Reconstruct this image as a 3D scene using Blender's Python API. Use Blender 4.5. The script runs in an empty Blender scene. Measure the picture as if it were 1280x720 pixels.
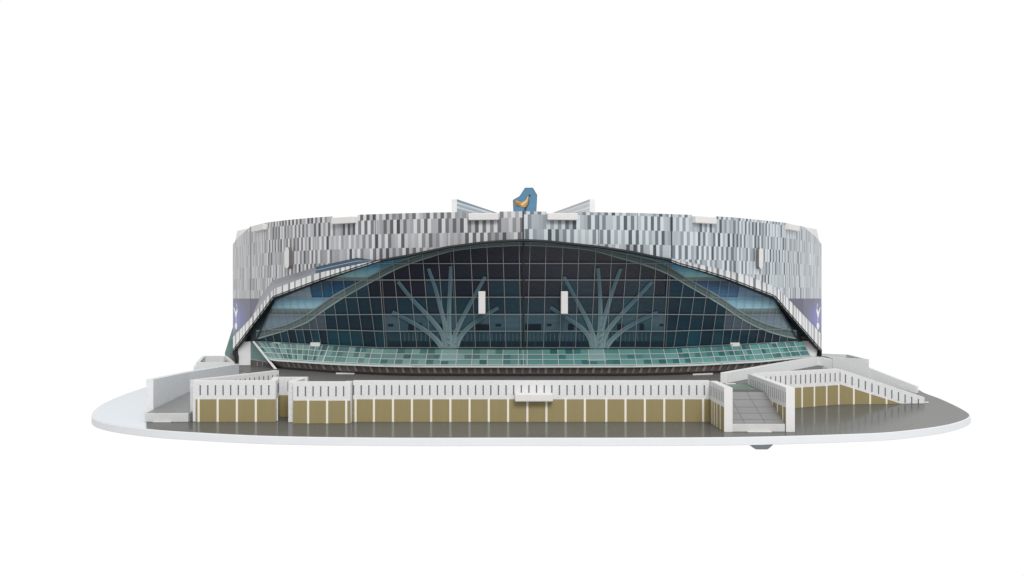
import bpy, math, random
random.seed(7)
F = 1250.0          # focal length in photograph pixels (1280 wide)
S = 0.001           # one model unit = 1 mm
ZB = 203.5          # camera height above the table in units
SC = bpy.context.scene
COL = SC.collection

# ------------------------------------------------------------------ helpers
def W(X, t, z):
    return (X * S, F * t * S, (z + ZB) * S)

def P(px, py, t):
    return W((px - 640.0) * t, t, (360.0 - py) * t)

def lin(v):
    v /= 255.0
    return v / 12.92 if v <= 0.04045 else ((v + 0.055) / 1.055) ** 2.4

def rgb(r, g, b, k=1.0):
    return (lin(r) * k, lin(g) * k, lin(b) * k, 1.0)

def curve(pts):
    """smooth curve through x-sorted points (Catmull-Rom in x)"""
    pts = sorted(pts)
    xs = [p[0] for p in pts]; ys = [p[1] for p in pts]
    n = len(xs)
    d = [(ys[i + 1] - ys[i]) / (xs[i + 1] - xs[i]) for i in range(n - 1)]
    m = [d[0]] + [(d[i - 1] + d[i]) / 2 for i in range(1, n - 1)] + [d[-1]]
    def f(x):
        if x <= xs[0]: return ys[0] + m[0] * (x - xs[0])
        if x >= xs[-1]: return ys[-1] + m[-1] * (x - xs[-1])
        i = 0
        while x > xs[i + 1]: i += 1
        h = xs[i + 1] - xs[i]; s = (x - xs[i]) / h
        return ((2*s**3 - 3*s*s + 1) * ys[i] + (s**3 - 2*s*s + s) * h * m[i]
                + (-2*s**3 + 3*s*s) * ys[i + 1] + (s**3 - s*s) * h * m[i + 1])
    return f

def poly(pts):
    pts = sorted(pts)
    def f(x):
        if x <= pts[0][0]: return pts[0][1]
        for (a, b), (c, e) in zip(pts, pts[1:]):
            if x <= c: return b + (e - b) * (x - a) / (c - a)
        return pts[-1][1]
    return f

class MB:
    def __init__(self):
        self.v = []; self.f = []; self.c = []; self.uv = []
    def face(self, pts, cols=None, uvs=None):
        i = len(self.v); self.v += pts
        self.f.append(list(range(i, i + len(pts))))
        if cols is not None and not isinstance(cols, list): cols = [cols] * len(pts)
        self.c.append(cols); self.uv.append(uvs)
    def hexa(self, a, b, c=None):
        """closed solid between two equal polygons a (front) and b (back)"""
        n = len(a); i = len(self.v); self.v += a + b
        fs = [list(range(i, i + n)), list(range(i + 2*n - 1, i + n - 1, -1))]
        for k in range(n):
            l = (k + 1) % n
            fs.append([i + k, i + n + k, i + n + l, i + l])
        for f in fs:
            self.f.append(f); self.c.append([c] * len(f) if c else None); self.uv.append(None)
    def build(self, name, mat, parent=None, bevel=0.0, solid=0.0, smooth=False, merge=False):
        o0 = parent.matrix_local.translation if parent is not None else None
        base = (0, 0, 0)
        p = parent
        if p is not None:
            base = p.get('_base', [0, 0, 0])
        vs = [(x - base[0], y - base[1], z - base[2]) for x, y, z in self.v]
        me = bpy.data.meshes.new(name)
        me.from_pydata(vs, [], self.f)
        if any(c for c in self.c):
            ca = me.color_attributes.new('print', 'FLOAT_COLOR', 'CORNER')
            k = 0
            for f, c in zip(self.f, self.c):
                for j in range(len(f)):
                    ca.data[k].color = c[j] if c else (0.5, 0.5, 0.5, 1); k += 1
        if any(u for u in self.uv):
            ul = me.uv_layers.new(name='UVMap'); k = 0
            for f, u in zip(self.f, self.uv):
                for j in range(len(f)):
                    ul.data[k].uv = u[j] if u else (0, 0); k += 1
        me.materials.append(mat)
        if merge:
            import bmesh
            bm = bmesh.new(); bm.from_mesh(me)
            bmesh.ops.remove_doubles(bm, verts=bm.verts, dist=1e-6)
            bmesh.ops.recalc_face_normals(bm, faces=bm.faces)
            bm.to_mesh(me); bm.free()
        me.validate()
        if smooth:
            for q in me.polygons: q.use_smooth = True
        o = bpy.data.objects.new(name, me); COL.objects.link(o)
        if parent is not None:
            o.parent = parent
            o['_base'] = list(base)
        if solid:
            m = o.modifiers.new('thickness', 'SOLIDIFY'); m.thickness = solid * S; m.offset = -1
        if bevel:
            m = o.modifiers.new('edge', 'BEVEL'); m.width = bevel * S; m.segments = 2; m.limit_method = 'ANGLE'
        return o

def thing(name, label, cat, loc, group=None, kind=None):
    o = bpy.data.objects.new(name, None); COL.objects.link(o)
    o.location = loc; o.empty_display_size = 0.02
    o['label'] = label; o['category'] = cat; o['_base'] = list(loc)
    if group: o['group'] = group
    o['kind'] = kind or 'thing'
    return o

# ------------------------------------------------------------------ materials
def mat(name, col=(0.5, 0.5, 0.5, 1), rough=0.6, spec=0.3, attr=False, k=1.0, ior=1.5):
    m = bpy.data.materials.new(name); m.use_nodes = True
    nt = m.node_tree; b = nt.nodes['Principled BSDF']
    b.inputs['Base Color'].default_value = col
    b.inputs['Roughness'].default_value = rough
    b.inputs['Specular IOR Level'].default_value = spec
    b.inputs['IOR'].default_value = ior
    if attr:
        a = nt.nodes.new('ShaderNodeVertexColor'); a.layer_name = 'print'
        nt.links.new(a.outputs['Color'], b.inputs['Base Color'])
    return m

def N(nt, typ, **kw):
    n = nt.nodes.new(typ)
    for a, v in kw.items(): setattr(n, a, v)
    return n

def math_(nt, op, a, b=None):
    n = N(nt, 'ShaderNodeMath', operation=op)
    for i, x in enumerate((a, b)):
        if x is None: continue
        if isinstance(x, (int, float)): n.inputs[i].default_value = x
        else: nt.links.new(x, n.inputs[i])
    return n.outputs[0]

def mottle(m, scale, amount, detail=2.0, stretch=(1, 1, 1)):
    """multiply the base colour by a fine noise, like printed stipple"""
    nt = m.node_tree; b = nt.nodes['Principled BSDF']
    tc = N(nt, 'ShaderNodeTexCoord'); mp = N(nt, 'ShaderNodeMapping')
    mp.inputs['Scale'].default_value = stretch
    nt.links.new(tc.outputs['Object'], mp.inputs['Vector'])
    ns = N(nt, 'ShaderNodeTexNoise'); ns.inputs['Scale'].default_value = scale; ns.inputs['Detail'].default_value = detail
    nt.links.new(mp.outputs[0], ns.inputs['Vector'])
    mr = N(nt, 'ShaderNodeMapRange'); mr.inputs['From Min'].default_value = 0.3; mr.inputs['From Max'].default_value = 0.7
    mr.inputs['To Min'].default_value = 1 - amount; mr.inputs['To Max'].default_value = 1 + amount * 0.5
    nt.links.new(ns.outputs['Fac'], mr.inputs['Value'])
    mx = N(nt, 'ShaderNodeVectorMath', operation='SCALE')
    src = b.inputs['Base Color']
    if src.is_linked: nt.links.new(src.links[0].from_socket, mx.inputs[0])
    else: mx.inputs[0].default_value = src.default_value[:3]
    nt.links.new(mr.outputs[0], mx.inputs['Scale'])
    nt.links.new(mx.outputs[0], b.inputs['Base Color'])
    return m

M = {}
M['card'] = mottle(mat('white_card', rgb(226, 224, 222), 0.55, 0.25), 90, 0.03)
M['edge'] = mottle(mat('foam_board_edge', rgb(232, 232, 232), 0.7, 0.2), 160, 0.04)
M['stipple'] = mottle(mat('speckled_wall_print', rgb(226, 226, 227), 0.6, 0.2), 450, 0.12, 3)
M['plaster'] = mottle(mat('pale_speckled_print', rgb(232, 233, 233), 0.6, 0.2), 450, 0.08, 3)
M['rim'] = mottle(mat('white_board_rim', rgb(224, 226, 228), 0.6, 0.2), 60, 0.02)
M['topwhite'] = mat('white_board_face', rgb(208, 216, 223), 0.3, 0.3)
def glossy_print(name, col, share, rough, sc, am, st):
    m = mottle(mat(name, col, 0.8, 0.0), sc, am, 3, st)
    nt = m.node_tree; b = nt.nodes['Principled BSDF']; out = nt.nodes['Material Output']
    g = N(nt, 'ShaderNodeBsdfGlossy'); g.inputs['Roughness'].default_value = rough; g.inputs['Color'].default_value = (1, 1, 1, 1)
    mx = N(nt, 'ShaderNodeMixShader'); mx.inputs[0].default_value = share
    nt.links.new(b.outputs[0], mx.inputs[1]); nt.links.new(g.outputs[0], mx.inputs[2]); nt.links.new(mx.outputs[0], out.inputs[0])
    return m
M['floor'] = glossy_print('glossy_grey_print', rgb(97, 98, 95), 0.20, 0.14, 14, 0.05, (1, 0.3, 1))
M['deckp'] = glossy_print('dark_grey_deck_print', rgb(108, 107, 104), 0.15, 0.18, 14, 0.05, (1, 0.3, 1))
M['rampp'] = mottle(mat('grey_ramp_print', rgb(138, 138, 138), 0.4, 0.2), 60, 0.06, 3, (0.3, 1.4, 1))
M['gold'] = mottle(mat('gold_panel_print', rgb(152, 139, 100), 0.45, 0.25), 60, 0.045, 3, (3, 3, 0.15))
M['cream'] = mat('cream_strip', rgb(238, 234, 220), 0.6, 0.2)
M['slot'] = mat('slot_print', rgb(105, 107, 110), 0.6, 0.2)
M['bright'] = mottle(mat('bright_white_print', rgb(244, 244, 244), 0.5, 0.25), 90, 0.02)
M['ramp_stone'] = mottle(mat('bluish_wall_print', rgb(214, 218, 221), 0.6, 0.2), 330, 0.08, 3)
M['joint'] = mat('tile_joint_print', rgb(127, 128, 130), 0.6, 0.2)
M['riser'] = mottle(mat('grey_riser_print', rgb(206, 206, 205), 0.6, 0.2), 160, 0.04)
M['tabedge'] = mat('dark_tab_edge', rgb(120, 117, 114), 0.6, 0.2)  # tab sides, a darker grey than the white tab face
M['slotpale'] = mat('pale_slot_print', rgb(150, 150, 152), 0.6, 0.2)
M['black'] = mat('dark_edge_print', rgb(48, 47, 48), 0.5, 0.3)
M['glass'] = mottle(mat('printed_glazing', rough=0.22, spec=0.4, attr=True), 60, 0.16, 2, (0.25, 0.25, 9))
M['print'] = mat('colour_print', rough=0.4, spec=0.22, attr=True)
M['bar'] = mat('glazing_bar_print', rgb(150, 152, 152), 0.5, 0.2)
M['bardim'] = mat('glazing_bar_brown_print', rgb(118, 112, 110), 0.5, 0.2)
M['roof'] = mat('pale_roof_card', rgb(228, 230, 232), 0.6, 0.2)
M['grey'] = mat('grey_plastic', rgb(112, 117, 122), 0.5, 0.3)
M['teal'] = mottle(mat('teal_print', rgb(118, 150, 146), 0.35, 0.3), 60, 0.1)
M['green'] = mottle(mat('green_glass_print', rgb(112, 134, 122), 0.35, 0.3), 60, 0.1)

def cladding():
    m = mat('striped_cladding_print', rough=0.4, spec=0.35)
    nt = m.node_tree; b = nt.nodes['Principled BSDF']
    uv = N(nt, 'ShaderNodeUVMap'); sp = N(nt, 'ShaderNodeSeparateXYZ')
    nt.links.new(uv.outputs[0], sp.inputs[0])
    u, v = sp.outputs[0], sp.outputs[1]
    right = math_(nt, 'GREATER_THAN', u, 0.0)
    row = math_(nt, 'FLOOR', math_(nt, 'DIVIDE', math_(nt, 'SUBTRACT', math_(nt, 'ADD', v, 496.6), math_(nt, 'MULTIPLY', right, 5.5)), 24.6))
    row = math_(nt, 'ADD', row, 0)
    shift = math_(nt, 'MULTIPLY', row, 2.37)
    colm = math_(nt, 'FLOOR', math_(nt, 'DIVIDE', math_(nt, 'ADD', u, shift), 6.45))
    cb = N(nt, 'ShaderNodeCombineXYZ')
    nt.links.new(colm, cb.inputs[0]); nt.links.new(row, cb.inputs[1])
    wn = N(nt, 'ShaderNodeTexWhiteNoise', noise_dimensions='2D')
    nt.links.new(cb.outputs[0], wn.inputs['Vector'])
    par = math_(nt, 'FLOORED_MODULO', math_(nt, 'ADD', colm, row), 2.0)
    val = math_(nt, 'ADD', math_(nt, 'MULTIPLY', wn.outputs['Value'], 0.58), math_(nt, 'MULTIPLY', par, 0.42))
    def ramp(cols):
        r = N(nt, 'ShaderNodeValToRGB'); r.color_ramp.interpolation = 'LINEAR'
        e = r.color_ramp.elements
        e[0].position = 0; e[0].color = cols[0][1]
        e[1].position = cols[1][0]; e[1].color = cols[1][1]
        for p, c in cols[2:]:
            q = e.new(p); q.color = c
        nt.links.new(val, r.inputs[0]); return r.outputs[0]
    L = ramp([(0, rgb(84, 85, 88)), (.12, rgb(116, 117, 120)), (.28, rgb(146, 147, 150)), (.42, rgb(178, 179, 182)), (.58, rgb(210, 211, 214)), (.80, rgb(244, 244, 246))])
    R = ramp([(0, rgb(82, 88, 94)), (.12, rgb(114, 122, 130)), (.28, rgb(144, 153, 161)), (.42, rgb(178, 187, 194)), (.58, rgb(210, 219, 224)), (.80, rgb(238, 246, 250))])
    mx = N(nt, 'ShaderNodeMix', data_type='RGBA')
    nt.links.new(right, mx.inputs[0]); nt.links.new(L, mx.inputs[6]); nt.links.new(R, mx.inputs[7])
    k = N(nt, 'ShaderNodeVectorMath', operation='SCALE'); k.inputs['Scale'].default_value = 0.75
    nt.links.new(mx.outputs[2], k.inputs[0]); nt.links.new(k.outputs[0], b.inputs['Base Color'])
    return m
M['clad'] = cladding()

# ------------------------------------------------------------------ world, lights, camera
w = bpy.data.worlds.new('World'); SC.world = w; w.use_nodes = True
nt = w.node_tree; bg = nt.nodes['Background']
tc = N(nt, 'ShaderNodeTexCoord'); sp = N(nt, 'ShaderNodeSeparateXYZ')
nt.links.new(tc.outputs['Generated'], sp.inputs[0])
mr = N(nt, 'ShaderNodeMapRange', interpolation_type='SMOOTHSTEP')
mr.inputs['From Min'].default_value = -0.65; mr.inputs['From Max'].default_value = 0.5
nt.links.new(sp.outputs[1], mr.inputs['Value'])
mx = N(nt, 'ShaderNodeMix', data_type='RGBA')
mx.inputs[7].default_value = (1.02, 1.02, 1.02, 1)
mrx = N(nt, 'ShaderNodeMapRange', interpolation_type='SMOOTHSTEP')
mrx.inputs['From Min'].default_value = -0.7; mrx.inputs['From Max'].default_value = 0.7
nt.links.new(sp.outputs[0], mrx.inputs['Value'])
mxs = N(nt, 'ShaderNodeMix', data_type='RGBA')
mxs.inputs[6].default_value = (0.60, 0.60, 0.605, 1); mxs.inputs[7].default_value = (0.72, 0.73, 0.75, 1)
nt.links.new(mrx.outputs[0], mxs.inputs[0]); nt.links.new(mxs.outputs[2], mx.inputs[6])
nt.links.new(mr.outputs[0], mx.inputs[0]); nt.links.new(mx.outputs[2], bg.inputs[0])
bg.inputs[1].default_value = 1.0

def area(name, loc, target, size, power, col):
    l = bpy.data.lights.new(name, 'AREA'); l.shape = 'DISK'; l.size = size; l.energy = power; l.color = col
    o = bpy.data.objects.new(name, l); COL.objects.link(o); o.location = loc
    from mathutils import Vector
    d = Vector(target) - Vector(loc); o.rotation_euler = d.to_track_quat('-Z', 'Y').to_euler()
    o['kind'] = 'helper'
area('studio_lamp', (0.6, -1.8, 2.6), (0, 1.8, 0.2), 1.5, 92, (1.0, 0.99, 0.975))

cam = bpy.data.cameras.new('camera'); co = bpy.data.objects.new('camera', cam); COL.objects.link(co)
co.location = (0, 0, ZB * S); co.rotation_euler = (math.radians(90), 0, 0)
cam.sensor_width = 36; cam.lens = 36 * F / 1280.0; cam.clip_start = 0.01; cam.clip_end = 100
SC.camera = co
SC.view_settings.view_transform = 'Standard'; SC.view_settings.look = 'None'
SC.view_settings.exposure = 0; SC.view_settings.gamma = 1

# ------------------------------------------------------------------ base plate
def catmull(pts, n=10):
    out = []; m = len(pts)
    for i in range(m):
        p0, p1, p2, p3 = pts[i - 1], pts[i], pts[(i + 1) % m], pts[(i + 2) % m]
        for k in range(n):
            s = k / n
            out.append(tuple(0.5 * ((2*p1[j]) + (-p0[j] + p2[j]) * s + (2*p0[j] - 5*p1[j] + 4*p2[j] - p3[j]) * s*s
                       + (-p0[j] + 3*p1[j] - 3*p2[j] + p3[j]) * s**3) for j in (0, 1)))
    return out
OUT = [(0, 1.0), (-160, 1.0), (-303, 1.011), (-413, 1.037), (-486, 1.0625), (-562, 1.108), (-612, 1.165), (-654, 1.265), (-680, 1.385),
       (-692, 1.52), (-695, 1.75), (-672, 2.0), (-600, 2.25), (-450, 2.45), (-200, 2.56), (40, 2.58), (280, 2.56), (520, 2.45),
       (670, 2.25), (742, 2.0), (766, 1.75), (757, 1.52), (736, 1.422), (722, 1.339), (690, 1.215), (660, 1.155), (594, 1.093), (511, 1.047), (443, 1.027), (300, 1.006), (160, 1.0)]
out = catmull(OUT, 8)
base = thing('base_plate', 'oval grey printed base board with white rim under the model stadium', 'base board', W(30, 1.7, -203.5))
b = MB()
ZT = -187.4
b.hexa([W(x, t, ZT) for x, t in out], [W(x, t, -197.8) for x, t in out])
plate = b.build('board', M['rim'], base, bevel=0.8)
def clip_left(pts):      # keep the part right of the view line px=183 (print ends there in front of the ramp wall)
    res = []
    def side(p): return p[0] + 521 + (p[1] - 1.14) * -457
    for i in range(len(pts)):
        a, c = pts[i - 1], pts[i]
        sa, sc_ = side(a), side(c)
        if (sa >= 0) != (sc_ >= 0):
            q = sa / (sa - sc_); res.append((a[0] + (c[0] - a[0]) * q, a[1] + (c[1] - a[1]) * q))
        if sc_ >= 0: res.append(c)
    return res
inner = [(30 + (x - 30) * 0.9975, 1.7 + (t - 1.7) * 0.9975) for x, t in out]
# printed ground sheet: everything to the right of the ramp's outer wall
def clip_x(pts, a, bpt):
    res = []
    def side(p): return (bpt[0] - a[0]) * (p[1] - a[1]) - (bpt[1] - a[1]) * (p[0] - a[0])
    for i in range(len(pts)):
        p, q = pts[i - 1], pts[i]
        sp_, sq = side(p), side(q)
        if (sp_ <= 0) != (sq <= 0):
            k = sp_ / (sp_ - sq); res.append((p[0] + (q[0] - p[0]) * k, p[1] + (q[1] - p[1]) * k))
        if sq <= 0: res.append(q)
    return res
gp = clip_x(inner, (-457 * 1.0, 1.0), (-457 * 1.18, 1.18))
b = MB(); b.hexa([W(x, t, -187.0) for x, t in gp], [W(x, t, ZT) for x, t in gp])
b.build('ground_print', M['floor'], base)
gw = clip_x(inner, (-457.6 * 1.18, 1.18), (-457.6 * 1.0, 1.0))
b = MB(); b.hexa([W(x, t, -187.0) for x, t in gw], [W(x, t, ZT) for x, t in gw])
b.build('plain_print', M['topwhite'], base)
b = MB()
X0, X1 = 300 , 329
fr = [(X0, -197.8), (X0 + 6, -202.8), (X0 + 8, -203.5), (X1 - 8, -203.5), (X1 - 6, -202.8), (X1, -197.8)]
b.hexa([W(x, 1.008, z) for x, z in fr], [W(x, 1.05, z) for x, z in fr])
b.build('support_foot', M['grey'], base)

# ------------------------------------------------------------------ straight walls
class Frame:
    """vertical plane through two plan points; n points to the visible side"""
    def __init__(self, p0, p1, flip=False):
        self.a = (p0[0], p0[1] * F); self.b = (p1[0], p1[1] * F)
        dx, dy = self.b[0] - self.a[0], self.b[1] - self.a[1]
        self.L = math.hypot(dx, dy); self.u = (dx / self.L, dy / self.L)
        n = (self.u[1], -self.u[0])
        self.n = (-n[0], -n[1]) if flip else n
    def pt(self, s, z, o):
        x = self.a[0] + self.u[0] * s + self.n[0] * o; y = self.a[1] + self.u[1] * s + self.n[1] * o
        return W(x, y / F, z)
    def s_at(self, px):
        k = (px - 640) / F     # x = k*y
        return (k * self.a[1] - self.a[0]) / (self.u[0] - k * self.u[1])
    def prism(self, mb, pts, o0, o1, col=None):
        mb.hexa([self.pt(s, z, o1) for s, z in pts], [self.pt(s, z, o0) for s, z in pts], col)

ZW, ZG, ZF, ZD = -130.0, -155.4, -186.8, -146.0
PIL = 'pilaster'
def slotted(parent, fr, s0, s1, pil_px=(), slot_px=(), zt=(ZW, ZW), zg=(ZG, ZG), th=9.5, panel='panel', body=True, pil_s=(), slot_s=(), zs=(-135.6, -149.4), gold=True, pw=2.9, ends=0.0, cap=False, sm='slot'):
    """white slotted board with a gold lower zone, cream strips and printed slots"""
    f = lambda q, s: q[0] + (q[1] - q[0]) * (s - s0) / (s1 - s0)
    if body:
        b = MB(); fr.prism(b, [(s0, ZF), (s1, ZF), (s1, zt[1]), (s0, zt[0])], -th, 0); b.build(panel, M['stipple'], parent, bevel=0.5)
    b = MB(); fr.prism(b, [(s0, zt[0] + 0.02), (s1, zt[1] + 0.02), (s1, zt[1] + 0.5), (s0, zt[0] + 0.5)], -th + .3, -0.3); b.build('coping', M['card'], parent)
    if gold:
        if zg[1] < ZF:
            k = (zg[0] - ZF) / (zg[0] - zg[1]); se = s0 + (s1 - s0) * k
            pts = [(s0 + ends, ZF), (se, ZF), (s0 + ends, f(zg, s0 + ends))]
        else:
            pts = [(s0 + ends, ZF), (s1, ZF), (s1, zg[1]), (s0 + ends, zg[0])]
        b = MB(); fr.prism(b, pts, 0.02, 0.5); b.build('gold_panel', M['gold'], parent)
    for s in [fr.s_at(p) for p in pil_px] + list(pil_s):
        top = f(zg, s) + 0.6
        if top < ZF + 2: continue
        b = MB(); fr.prism(b, [(s - pw/2, ZF), (s + pw/2, ZF), (s + pw/2, top), (s - pw/2, top)], 0.02, 1.0); b.build(PIL, M['cream'], parent)
    if cap:
        b = MB(); fr.prism(b, [(s0 - .9, ZF), (s0 - .02, ZF), (s0 - .02, zt[0] + .5), (s0 - .9, zt[0] + .5)], -th - .1, .6); b.build('end_cap', M['card'], parent)
    b = MB(); n = 0
    for s in [fr.s_at(p) for p in slot_px] + list(slot_s):
        d = f(zt, s) - ZW
        fr.prism(b, [(s - .85, zs[1] + d), (s + .85, zs[1] + d), (s + .85, zs[0] + d), (s - .85, zs[0] + d)], 0.02, 0.4); n += 1
    if n: b.build('slots', M[sm], parent)

def tab_box(parent, fr, s0, s1, z0, z1, out, name='connector_tab', bevel=1.2, m='card', o0=-2):
    b = MB(); fr.prism(b, [(s0, z0), (s1, z0), (s1, z1), (s0, z1)], o0, out)
    return b.build(name, M[m], parent, bevel=bevel)

# --- long promenade wall
TM = 1.117
fm = Frame(((441.2 - 640) * TM, TM), (276, TM))
th_ = thing('promenade_wall', 'long white slotted wall with gold panels below the glass front', 'wall', W(30, TM, ZF), 'white slotted walls with gold panels')
slotted(th_, fm, 0, fm.L, [444.6, 467.5, 491.3, 515, 539, 563, 587, 611, 635.1, 659.2, 683, 707, 731, 757.8, 781.8, 806, 830.2, 854.5, 878.8],
        [442 + 9.53 * i for i in range(47)])
tab_box(th_, fm, fm.s_at(643.5), fm.s_at(691), -157.4, -146.2, 13, bevel=1.5)

# --- projecting wall section (second block)
TB = 1.104
fb = Frame(((366.3 - 640) * TB, TB), ((438 - 640) * TB, TB))
th_ = thing('projecting_wall', 'short white and gold wall section stepping forward next to the dark recess', 'wall', W(-262, TB, ZF), 'white slotted walls with gold panels')
slotted(th_, fb, 0, fb.L, [385.3, 409, 432.9], [372.3 + 9.55 * i for i in range(7)])
fl = Frame(((438 - 640) * TB, TB + 9.6 / F), ((438 - 640) * TB, TM + 0.003))
b = MB(); fl.prism(b, [(0, ZF), (fl.L, ZF), (fl.L, ZW), (0, ZW)], -9, 0); b.build('return_panel', M['stipple'], th_)
fl2 = Frame(((366.3 - 640) * TB + 0, TB + 9.7 / F), (-300, 1.165))
b = MB(); fl2.prism(b, [(0, ZF), (fl2.L, ZF), (fl2.L, ZW), (0, ZW)], -9, 0); b.build('return_panel', M['stipple'], th_, bevel=.5)

# --- corner wall (first block) and the recess behind it
T1 = 1.117
f1 = Frame(((240.8 - 640) * T1, T1), ((344.5 - 640) * T1, T1))
th_ = thing('corner_wall', 'white and gold slotted wall between the narrow ramp and dark recess', 'wall', W(-388, T1, ZF), 'white slotted walls with gold panels')
slotted(th_, f1, 0, f1.L, [248.5, 272.3, 296.3, 320], [250.3 + 9.53 * i for i in range(10)], ends=4.2)
f1r = Frame(((344.5 - 640) * T1, T1 + 9.6 / F), ((349.5 - 640) * 1.168, 1.168))
slotted(th_, f1r, 0, f1r.L, [], [], pil_s=[0.5], slot_s=[6, 16, 26, 36, 46], panel='return_panel')
# the recessed piece
TR = 1.16
f3 = Frame(((347 - 640) * TR, TR), ((384 - 640) * TR, TR))
th_ = thing('recess_wall', 'small white and gold wall set back inside the dark recess', 'wall', W(-318, TR, ZF), 'white slotted walls with gold panels')
slotted(th_, f3, 0, f3.L, [], [360.2, 371.5])

# --- narrow ramp with its two walls
fo = Frame((-521, 1.14), (-500, 1.238))
th_ = thing('ramp_wall', 'tall plain pale wall along the outer edge of the narrow ramp', 'wall', W(-505, 1.24, ZF))
b = MB()
for (p, q, nm) in (((-511, 1.14), (-500, 1.238), 0), ((-500, 1.238), (-468, 1.372), 1)):
    f_ = Frame(p, q)
    f_.prism(b, [(0, ZF), (f_.L + (0.6 if nm == 0 else 0), ZF), (f_.L + (0.6 if nm == 0 else 0), ZW), (0, ZW)], -10, 0)
b.build('panel', M['ramp_stone'], th_, bevel=.5)
f_ = Frame((-511, 1.14), (-500, 1.238)); b = MB(); f_.prism(b, [(-.9, ZF), (-.02, ZF), (-.02, ZW + .4), (-.9, ZW + .4)], -10.2, .2); b.build('end_cap', M['edge'], th_)
ramp1 = thing('ramp', 'narrow grey ramp rising between two pale walls', 'ramp', W(-480, 1.2, ZF))
b = MB()
Ra = [W(-512, 1.118, -175), W(-450.5, 1.118, -175), W(-376, 1.262, -146.4), W(-468, 1.395, -146.4), W(-499, 1.24, -160.5)]
Rb = [W(-512, 1.118, ZF), W(-450.5, 1.118, ZF), W(-376, 1.262, ZF), W(-468, 1.395, ZF), W(-499, 1.24, ZF)]
b.hexa(Ra, Rb); b.build('slope', M['rampp'], ramp1)
fr_ = Frame((-512, 1.1185), (-450.5, 1.1185))
b = MB(); fr_.prism(b, [(0, ZF), (fr_.L - 1, ZF), (fr_.L - 1, -174.8), (0, -174.8)], 0.05, 4); b.build('riser', M['riser'], ramp1, bevel=.5)
tab_box(ramp1, fr_, 12, 37, ZF, ZF + 0.8, 7, o0=4.1, bevel=0)
fd = Frame((-447, 1.126), (-366.5, 1.258))
th_ = thing('slotted_ramp_wall', 'white slotted wall running diagonally along the inner side of the narrow ramp', 'wall', W(-400, 1.2, ZF))
slotted(th_, fd, 0, fd.L, [], [], slot_s=[20 + 10.6 * i for i in range(16)], gold=False, th=8)

# --- deck
deck = thing('paved_deck', 'dark grey glossy terrace between the white walls and the glass front', 'terrace', W(0, 1.5, ZF), kind='structure')
dk = [(-438, 1.1265), (-345, 1.1265), (-345, 1.17), (-296, 1.17), (-296, 1.1265), (286, 1.1265), (355, 1.1265), (357, 1.215), (372, 1.222), (520, 1.298), (575, 1.49), (640, 1.58), (690, 1.85), (690, 2.1),
      (560, 2.4), (30, 2.52), (-500, 2.4), (-620, 2.1), (-630, 1.8), (-560, 1.55), (-464, 1.396), (-362, 1.262)]
b = MB(); b.hexa([W(x, t, ZD) for x, t in dk], [W(x, t, ZF) for x, t in dk]); b.build('paving', M['deckp'], deck)
def flat(parent, name, pxs, z, m, h=0.6, d=None):
    b = MB()
    pts = []
    for px, py in pxs:
        t = -z / (py - 360.0); pts.append(((px - 640) * t, t))
    b.hexa([W(x, t, z + h) for x, t in pts], [W(x, t, z + 0.02) for x, t in pts])
    return b.build(name, M[m], parent)
flat(deck, 'green_print', [(908, 487.2), (947, 487.2), (930, 480.6), (900, 480.6)], ZD, 'green')
flat(deck, 'joint_strip', [(420, 467.6), (443, 467.6), (443, 466.5), (420, 466.5)], ZD, 'card', 1.2)
flat(deck, 'joint_strip', [(866, 468.9), (891, 468), (891, 467), (866, 467.9)], ZD, 'card', 1.2)
flat(deck, 'joint_strip', [(907, 480.8), (920, 480.6), (919, 479.7), (907, 479.9)], ZD, 'card', 1.0)

# --- wide ramp
TE = 1.039
ramp2 = thing('ramp', 'wide grey tiled ramp climbing between two white slotted walls', 'ramp', W(320, 1.08, ZF))
b = MB(); b.hexa([W(286, TE + .003, -176.6), W(355.8, TE + .003, -176.6), W(355.8, 1.126, -146.4), W(286, 1.126, -146.4)],
                 [W(286, TE + .003, ZF), W(355.8, TE + .003, ZF), W(355.8, 1.126, ZF), W(286, 1.126, ZF)])
slope = b.build('slope', M['rampp'], ramp2)
b = MB()
def rz(t): return -176.6 + (t - TE - .003) / (1.126 - TE - .003) * 30.2
def rq(pts, h=.35):
    b.hexa([W(x, t, rz(t) + h) for x, t in pts], [W(x, t, rz(t) + .02) for x, t in pts])
for t in (1.052, 1.068, 1.084, 1.104):
    rq([(286.5, t), (355.5, t), (355.5, t + .0006), (286.5, t + .0006)])
for x0 in (303, 330):
    rq([(x0, TE + .004), (x0 + .8, TE + .004), (x0 + .8, 1.125), (x0, 1.125)])
b.build('tile_joints', M['joint'], slope)
fr_ = Frame((286.2, TE + .0025), (355.6, TE + .0025))
b = MB(); fr_.prism(b, [(0, ZF), (fr_.L - .8, ZF), (fr_.L - .8, -176.8), (0, -176.8)], 0.02, 3); b.build('riser', M['riser'], ramp2, bevel=.5)
tab_box(ramp2, fr_, 19, 50, ZF, ZF + 0.9, 7, o0=3.1, bevel=0)
fw = Frame((276, TM - .001), (276, TE))                # inner side of the near wall faces the long wall
fw = Frame((276, TE), (276, TM - 0.0005), flip=True)
th_ = thing('ramp_wall', 'short white slotted wall joining the long gold wall to the wide ramp', 'wall', W(281, 1.08, ZF))
slotted(th_, fw, 0, fw.L, [890.6, 893.5, 896.8, 901], [], slot_s=[8 + 10.6 * i for i in range(9)], th=10.2, cap=True, sm='slotpale')
fw = Frame((356.2, TE), (356.2, 1.209), flip=True)
th_ = thing('ramp_wall', 'longer white slotted wall on the outer side of the wide ramp', 'wall', W(361, 1.12, ZF))
fz = lambda s: 0
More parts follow.
